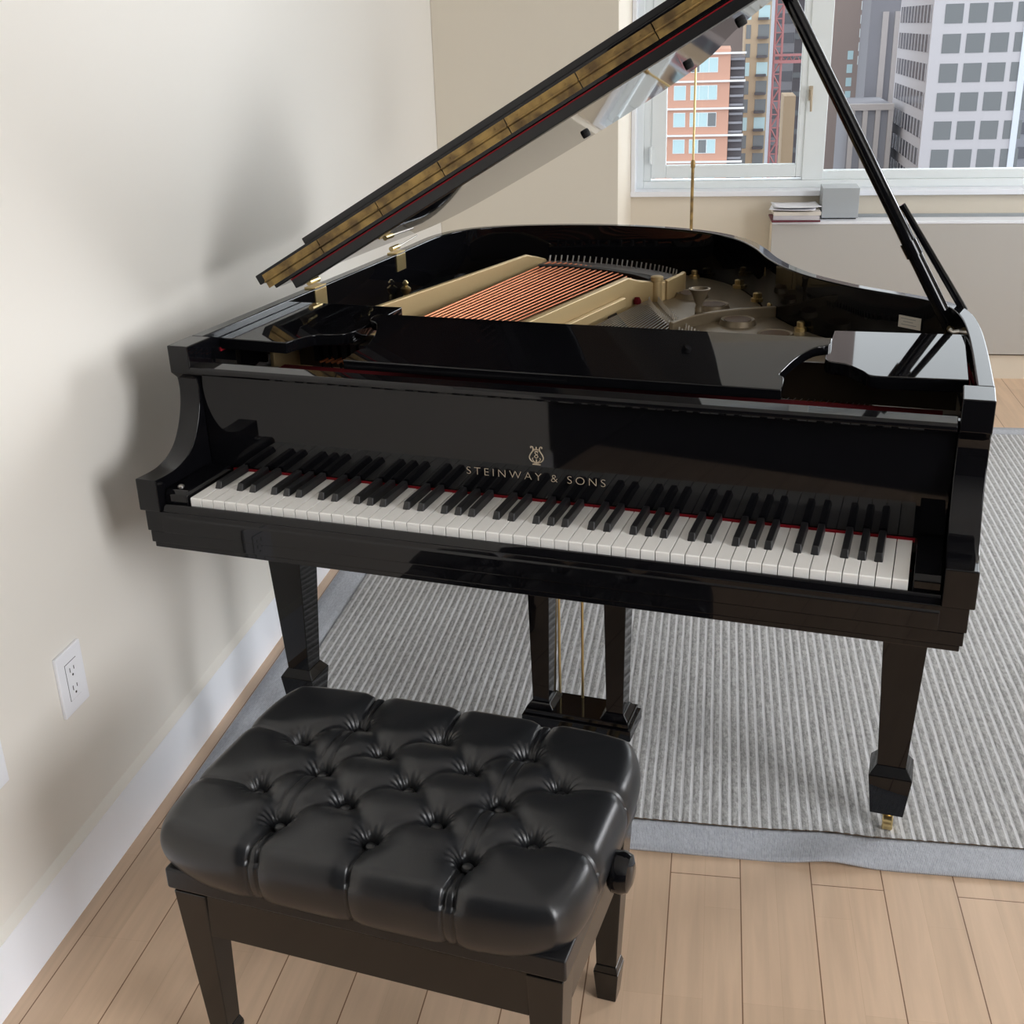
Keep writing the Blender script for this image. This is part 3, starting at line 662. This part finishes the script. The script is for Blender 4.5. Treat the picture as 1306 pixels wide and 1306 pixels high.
# ------------------------------------------------------------------ rug
RX0, RX1, RY0, RY1 = -.168, 3.05, .055, 2.775
def lift(x, y):
    e = math.exp(-((x - 1.17) / .06) ** 2) * math.exp(-((y - RY0) / .10) ** 2) * .012
    e += .004 * math.exp(-((x - 1.10) / .05) ** 2) * math.exp(-((y - .30) / .15) ** 2)
    return e + .0012 * math.sin(x * 9 + 1) * math.exp(-((y - RY0) / .2) ** 2)
rug = tag(empty('area_rug', (1.4, 1.4, 0)), 'large grey ribbed area rug with a flat woven border under the piano', 'rug')
def grid_sheet(xs, ys, zf):
    mb = MB(); bm = mb.bm
    g = [[bm.verts.new((x, y, zf(x, y))) for x in xs] for y in ys]
    for a, b_ in zip(g, g[1:]):
        for i in range(len(xs) - 1): bm.faces.new((a[i], a[i + 1], b_[i + 1], b_[i]))
    return mb
BW = .092
xs = []; x = RX0 + BW; x = math.ceil(x / PR) * PR; xs = [RX0 + BW]
while x < RX1 - BW:
    xs += [x, x + PR * .12, x + PR * .28, x + PR * .45, x + PR * .60, x + PR * .72, x + PR * .86]; x += PR
def ribz(x, y):
    ph = (x / PR) % 1.0; h_ = .0052 if .10 < ph < .60 else .0046 if ph < .70 else .0042
    return .004 + h_ + lift(x, y) + random.uniform(-.0007, .0007)
ys = [RY0 + BW + (RY1 - RY0 - 2 * BW) * j / 150 for j in range(151)]
rug.location = (0, 0, 0)
o = grid_sheet(xs, ys, ribz).build('rug_field', M['rug'], rug, angle=180)
bmx = MB(); bm = bmx.bm
def border_strip(x0, x1, y0, y1, nx, ny):
    g = [[bm.verts.new((x0 + (x1 - x0) * i / nx, y0 + (y1 - y0) * j / ny, .0062 + lift(x0 + (x1 - x0) * i / nx, y0 + (y1 - y0) * j / ny))) for i in range(nx + 1)] for j in range(ny + 1)]
    for a, b_ in zip(g, g[1:]):
        for i in range(nx): bm.faces.new((a[i], a[i + 1], b_[i + 1], b_[i]))
    return g
border_strip(RX0, RX1, RY0, RY0 + BW, 160, 6); border_strip(RX0, RX1, RY1 - BW, RY1, 40, 3)
border_strip(RX0, RX0 + BW, RY0 + BW, RY1 - BW, 3, 60); border_strip(RX1 - BW, RX1, RY0 + BW, RY1 - BW, 3, 60)
o = bmx.build('rug_border', M['rug_border'], rug, angle=180)
so = o.modifiers.new('thickness', 'SOLIDIFY'); so.thickness = .0055; so.offset = -1

# ------------------------------------------------------------------ radiator cover, things on it
rc = tag(empty('radiator_cover', (2.5, 3.6, 0)), 'long pale grey radiator cover below the window', 'radiator cover')
def rp_(mb, name, m_, **k): o = mb.build(name, m_, rc, **k); o.location = -Vector(rc.location); return o
rp_(MB().box(1.145, 3.98, 3.485, 3.505, .112, .676), 'front_panel', M['cover'], bevel=.002)
rp_(MB().box(1.145, 1.163, 3.505, WY - .006, .0, .676), 'end_panel', M['wall_cream'])
rp_(MB().box(1.145, 3.98, 3.482, 3.60, .676, .688), 'top_panel', M['trim'], bevel=.002)
rp_(MB().box(1.145, 3.98, 3.60, WY - .006, .660, .668).box(1.145, 3.98, 3.700, WY - .006, .668, .687), 'air_grille', M['grey_box'])
rp_(MB().box(1.163, 3.98, 3.50, 3.515, 0, .104), 'toe_board', M['wall_cream'])
bx = tag(empty('grey_box', (1.432, 3.62, .688)), 'grey metal box on the radiator cover, right of the papers', 'box')
o = MB().box(-.077, .077, -.08, .078, .006, .132).build('body', M['grey_box'], bx, bevel=.002)
MB().box(-.070, .070, -.07, .07, 0, .0055).build('base', M['slot'], bx)
specs = [('folder', 'thin maroon folder, bottom of the paper pile on the radiator cover', 'maroon', 1.240, 3.560, .205, .20, .007, 2),
         ('magazine', 'grey magazine in the paper pile, lying on the maroon folder', 'paper_grey', 1.250, 3.570, .195, .20, .018, -3),
         ('magazine', 'pale magazine in the paper pile, just below the loose white sheets', 'paper_cream', 1.245, 3.575, .200, .20, .015, 2)]
z = .6885
for nm, lb, mt, cx, cy, w_, d_, t_, rot in specs:
    o = MB().box(-w_ / 2, w_ / 2, -d_ / 2, d_ / 2, 0, t_).build(nm, M[mt], None, bevel=.001); o.location = (cx, cy, z); o.rotation_euler = (0, 0, math.radians(rot))
    tag(o, lb, 'folder' if nm == 'folder' else 'magazine', 'papers on the radiator cover'); z += t_ + .0004
def sheet(w_, d_, curl, side=0):
    return grid_sheet([w_ * (i / 12 - .5) for i in range(13)], [d_ * (j / 10 - .5) for j in range(11)], lambda x, y: curl * ((abs(x) / w_ * 2) ** 3 * .6 + (max(0, -y) / d_ * 2) ** 2) + side * max(0, -x - w_ * .3) * .5)
for k, (lb, cx, cy, rot, curl) in enumerate((('loose white sheet, uppermost on the paper pile by the grey box', 1.246, 3.575, 4, .006), ('loose white sheet poking out to the left under the uppermost one', 1.235, 3.568, -6, .003))):
    o = sheet(.195, .20, curl).build('paper_sheet', M['paper'], None, angle=180); so = o.modifiers.new('t', 'SOLIDIFY'); so.thickness = .002
    o.location = (cx, cy, z + .004 + (.007 if k == 0 else 0)); o.rotation_euler = (0, 0, math.radians(rot)); tag(o, lb, 'paper', 'papers on the radiator cover')
# ------------------------------------------------------------------ wall outlets
def outlet(y0, z0, label):
    r = tag(empty('wall_outlet', (WX, y0, z0)), label, 'outlet', 'white outlets on the left wall')
    MB().box(0, .007, -.042, .042, -.061, .061).build('cover_plate', M['plastic'], r, bevel=.002)
    MB().box(.007, .0085, -.0185, .0185, -.036, .036).build('socket_face', M['plastic'], r, bevel=.0008)
    s = MB()
    for zz in (.018, -.018):
        s.box(.0084, .0088, -.0078, -.0058, zz - .001, zz + .008); s.box(.0084, .0088, .0055, .0075, zz + .0, zz + .007); s.lathe((.0084, 0, zz - .008), [(.0024, 0), (.0024, .0005)], 10, 'X')
    s.build('slots', M['slot'], r)
    b = MB()
    b.box(.0071, .0074, -.0192, .0192, -.0368, .0368); b.build('socket_gap', M['slot'], r)
outlet(-.136, .428, 'white wall outlet nearer the piano, above the baseboard')
outlet(-.405, .430, 'white wall outlet nearer the camera, cut by the left edge of the photo')
# ------------------------------------------------------------------ slim floor lamp behind the piano tail
fl = tag(empty('floor_lamp', (.809, 2.95, .0)), 'slim brass pole of a floor lamp behind the piano, in front of the window', 'floor lamp')
MB().lathe((0, 0, .006), [(.12, 0), (.12, .012), (.03, .022), (.008, .03)], 28).build('base', M['bright_brass'], fl)
MB().tube([(0, 0, .03), (0, 0, .985)], .0062, 10).build('lower_pole', M['brass'], fl)
MB().lathe((0, 0, .975), [(.0075, 0), (.009, .006), (.009, .022), (.006, .03)], 12).build('collar', M['brass'], fl)
MB().tube([(0, 0, 1.0), (0, 0, 1.80)], .0045, 10).build('upper_pole', M['bright_brass'], fl)
MB().lathe((0, 0, 1.80), [(.012, -.01), (.05, .0), (.13, .10), (.125, .10), (.045, .004)], 24).build('lamp_shade', M['brass'], fl)

# ------------------------------------------------------------------ city outside
def cmat(n_, c, r=.7): return mat(n_, c, r)
CM = dict(white=cmat('tower_concrete', (.53, .51, .54)), white2=cmat('tower_edge', (.70, .74, .82)), win=mat('office_glass', (.16, .17, .18), .15), win2=mat('dark_glass', (.10, .10, .12), .15), orange=cmat('orange_brick', (.56, .31, .23)),
          tan=cmat('tan_brick', (.46, .35, .24)), brown=cmat('brown_brick', (.29, .23, .21)), grey=cmat('grey_stone', (.27, .27, .30)), slab=cmat('slab_white', (.75, .74, .74)), pier=cmat('pier_stone', (.52, .48, .47)),
          skyg=mat('sky_glass', (.45, .62, .66), .1), red=cmat('crane_red', (.46, .20, .21)), street=cmat('asphalt', (.12, .12, .13)), dark=cmat('shaft_dark', (.10, .09, .10)), small=cmat('white_sash', (.75, .80, .82)))
CX_, CY_ = loc.x, loc.y
def bld(name, label, x0, x1, y0, y1, z1, m_, z0=-70):
    r = tag(empty(name, ((x0 + x1) / 2, y0, z0)), label, 'building')
    o = MB().box(x0, x1, y0, y1, z0, z1).build('walls', m_, r); o.location = -Vector(r.location)
    r['o'] = 0; del r['o']; return r
def grid_part(r, name, w_, h_, m_, xs, zs, y, d=.25, frame=None):
    proto = None
    for z in zs:
        for x in xs:
            if proto is None:
                mb = MB().box(0, w_, -.06, d, -h_, 0); proto = mb.build(name, m_, r); proto.location = Vector((x, y, z)) - Vector(r.location)
            else: link_copy(proto, r, Vector((x, y, z)) - Vector(r.location))
# white office tower (right-hand pane), front face towards us, banded flank receding
D = 180.0; x0 = CX_ + .1537 * D; yf = CY_ + D
tw = bld('office_tower', 'white concrete office tower with square windows behind the right pane', x0, CX_ + .2195 * D, yf, yf + 33, 40, CM['white'])
grid_part(tw, 'window', 2.36, 2.45, CM['win'], [CX_ + .1537 * D + 1.55 + 3.1 * k for k in range(4)][:4], [-.85 - 3.77 * k + 3.77 * 8 for k in range(14)], yf)
o = MB().box(CX_ + .2195 * D, CX_ + .2242 * D, yf - .3, yf + 30, -70, 40).build('lit_corner', CM['white2'], tw); o.location = -Vector(tw.location)  # lit edge of the tower: its brightness is put into the paler colour
fins = MB()
for k in range(14):
    z = -.85 - 3.77 * k + 3.77 * 6
    bnd = MB().box(x0 - .06, x0 + .2, yf + 1.2, yf + 31.5, z - 2.3, z).build('window_band', CM['win2'], tw); bnd.location = -Vector(tw.location)
    for j in range(10): fins.box(x0 - .12, x0 - .05, yf + 1.2 + j * 3.1, yf + 1.60 + j * 3.1, z - 2.3, z)
o = fins.build('fins', CM['white'], tw); o.location = -Vector(tw.location)
# stone block with vertical piers
D = 200.0; y = CY_ + D
lb = bld('office_block', 'lower stone block with vertical piers left of the white tower', CX_ + .0975 * D, CX_ + .1311 * D, y, y + 20, 1.494 - .0627 * D, CM['grey'])
for k in range(4):
    o = MB().box(0, .75, -.5, .1, -60, 0).build('pier', CM['pier'], lb); o.location = Vector((CX_ + (.0985 + .0096 * k) * D, y, 1.494 - .0627 * D)) - Vector(lb.location)
o = MB().box(CX_ + .0975 * D, CX_ + .1311 * D, y - .6, y + 1, 1.494 - .0665 * D, 1.494 - .0620 * D).build('parapet', CM['pier'], lb); o.location = -Vector(lb.location)
D = 222.0; y = CY_ + D
pt = bld('pier_tower', 'grey tower with two pale vertical piers behind the stone block', CX_ + .108 * D, CX_ + .1315 * D, y, y + 14, 1.494 + .03 * D, CM['grey'])
for k in (.1172, .1262):
    o = MB().box(0, .95, -.5, .1, -70, 0).build('pier', CM['pier'], pt); o.location = Vector((CX_ + k * D, y, 1.494 + .004 * D)) - Vector(pt.location)
D = 240.0; y = CY_ + D
bb_ = bld('brick_tower', 'brown brick tower with small white windows seen through the right pane', CX_ + .072 * D, CX_ + .1165 * D, y, y + 20, 88, CM['brown'])
grid_part(bb_, 'window', 1.0, 1.5, CM['small'], [CX_ + .1010 * D, CX_ + .1095 * D], [1.494 + (.012 - .0097 * k) * D for k in range(-4, 5)], y)
grid_part(bb_, 'window', 1.0, 1.5, CM['skyg'], [CX_ + .0935 * D], [1.494 + (-.023 - .0097 * k) * D for k in range(0, 5)], y)
# orange brick apartments (left pane)
D = 150.0; y = CY_ + D
zt = 1.494 - .019 * D
ob = bld('apartment_block', 'orange brick apartment block with white floor lines, left pane', CX_ - .0520 * D, CX_ + .0050 * D, y, y + 18, zt, CM['orange'])
for k in range(9):
    z = 1.494 - (.0215 + .0204 * k) * D
    o = MB().box(CX_ - .0525 * D, CX_ + .0170 * D, y - .35, y + .2, z - .22, z).build('floor_slab', CM['slab'], ob); o.location = -Vector(ob.location)
    for xa, xb in ((-.0385, -.0290), (-.0255, -.0045)):
        wf = MB().box(CX_ + xa * D, CX_ + xb * D, y - .05, y + .1, z - 2.2, z - .55).build('window', CM['small'], ob); wf.location = -Vector(ob.location)
        nn = 1 if xb < -.02 else 3; ww = (xb - xa) * D / nn
        for j in range(nn):
            pn = MB().box(CX_ + xa * D + ww * j + .06, CX_ + xa * D + ww * (j + 1) - .06, y - .09, y - .04, z - 2.12, z - .63).build('pane', CM['skyg'] if (j + k) % 4 else CM['win'], wf)
o = MB().box(CX_ - .03 * D, CX_ - .004 * D, y + 3, y + 8, zt, zt + 5.5).build('roof_house', CM['slab'], ob); o.location = -Vector(ob.location)
# its receding balcony flank
bf = bld('balcony_wing', 'dark wing with stacked balconies beside the orange block', CX_ + .0052 * D, CX_ + .0165 * D, y + 1.0, y + 14, zt - 1, CM['dark'])
for k in range(22):
    z = 1.494 - (.0260 + .0068 * k) * D
    o = MB().box(CX_ + .0052 * D, CX_ + .0160 * D, y + .4, y + 1.2, z - .25, z).build('balcony', CM['grey'], bf); o.location = -Vector(bf.location)
# tan brick tower
D = 170.0; y = CY_ + D
tb_ = bld('brick_tower', 'tan brick tower with balcony stacks, centre of the left pane', CX_ + .0150 * D, CX_ + .0345 * D, y, y + 18, 62, CM['tan'])
for k in range(16):
    z = 1.494 + (.052 - .0136 * k) * D
    for xa, xb in ((.0160, .0196), (.0250, .0335)):
        o = MB().box(CX_ + xa * D, CX_ + xb * D, y - .06, y + .1, z - 1.7, z).build('window', CM['win'] if k % 3 else CM['skyg'], tb_); o.location = -Vector(tb_.location)
    o = MB().box(CX_ + .0245 * D, CX_ + .0325 * D, y - .9, y, z - 1.75, z - 1.45).build('balcony', CM['dark'], tb_); o.location = -Vector(tb_.location)
# blue-grey tower behind with white edge
D = 260.0; y = CY_ + D
gt = bld('glass_tower', 'blue grey glass tower behind the tan brick tower', CX_ + .0335 * D, CX_ + .0530 * D, y, y + 20, 95, CM['grey'])
o = MB().box(CX_ + .0345 * D, CX_ + .0375 * D, y - .5, y, -70, 95).build('edge_pier', CM['white2'], gt); o.location = -Vector(gt.location)
for k in range(24):
    o = MB().box(CX_ + .0390 * D, CX_ + .0525 * D, y - .1, y + .1, 46 - 3.6 * k - 1.9, 46 - 3.6 * k).build('window_band', CM['win2'], gt); o.location = -Vector(gt.location)
# red lattice hoist mast with jib
D = 175.0; y = CY_ + D; mx_ = CX_ + .0410 * D
cr = tag(empty('tower_crane', (mx_, y, -70)), 'red lattice crane mast standing between the towers', 'crane')
mm = MB(); w_ = .5
for sx_ in (-1, 1):
    for sy_ in (0, 1): mm.box(sx_ * w_ - .12, sx_ * w_ + .12, sy_ * 1.6 - .12, sy_ * 1.6 + .12, 0, 95)
for k in range(54):
    z = k * 1.75; s = 1 if k % 2 else -1
    mm.tube([(-s * w_, 0, z), (s * w_, 0, z + 1.75)], .11, 5); mm.box(-w_, w_, -.08, .08, z - .08, z + .08)
mm.build('mast', CM['red'], cr)
jb = MB().box(-.5, 6.2, -.3, .3, 66.1, 66.5).box(-.5, 6.2, -.3, .3, 67.0, 67.3)
for k in range(6): jb.tube([(k, 0, 66.3), (k + .5, 0, 67.1), (k + 1, 0, 66.3)], .08, 5)
jb.build('jib', CM['red'], cr)
D = 190.0; y = CY_ + D
dt = bld('construction_block', 'unfinished tan and dark block right of the crane mast', CX_ + .0475 * D, CX_ + .0565 * D, y, y + 10, 1.494 - .055 * D, CM['tan'])
D = 300.0; y = CY_ + D
d2 = bld('dark_tower', 'dark tower closing the gap behind the crane', CX_ + .050 * D, CX_ + .085 * D, y, y + 20, 110, CM['dark'])
for k in range(22):
    o = MB().box(CX_ + .0515 * D, CX_ + .0840 * D, y - .1, y + .1, 28 - 4.2 * k - 1.2, 28 - 4.2 * k).build('window_band', CM['win'], d2); o.location = -Vector(d2.location)
D = 210.0; y = CY_ + D
r2 = bld('stone_tower', 'grey stone tower right of the white office tower', CX_ + .224 * D, CX_ + .36 * D, y, y + 20, 10, CM['grey'])
for k in range(18):
    o = MB().box(CX_ + .226 * D, CX_ + .355 * D, y - .1, y + .1, 8 - 3.8 * k - 1.8, 8 - 3.8 * k).build('window_band', CM['win2'], r2); o.location = -Vector(r2.location)
D = 320.0; y = CY_ + D
r3 = bld('far_block', 'brown far block filling the skyline behind the orange apartments', CX_ - .16 * D, CX_ + .03 * D, y, y + 20, 60, CM['brown'])
struct(MB().box(-400, 400, 30, 700, -71, -70).build('ground_street', CM['street']))
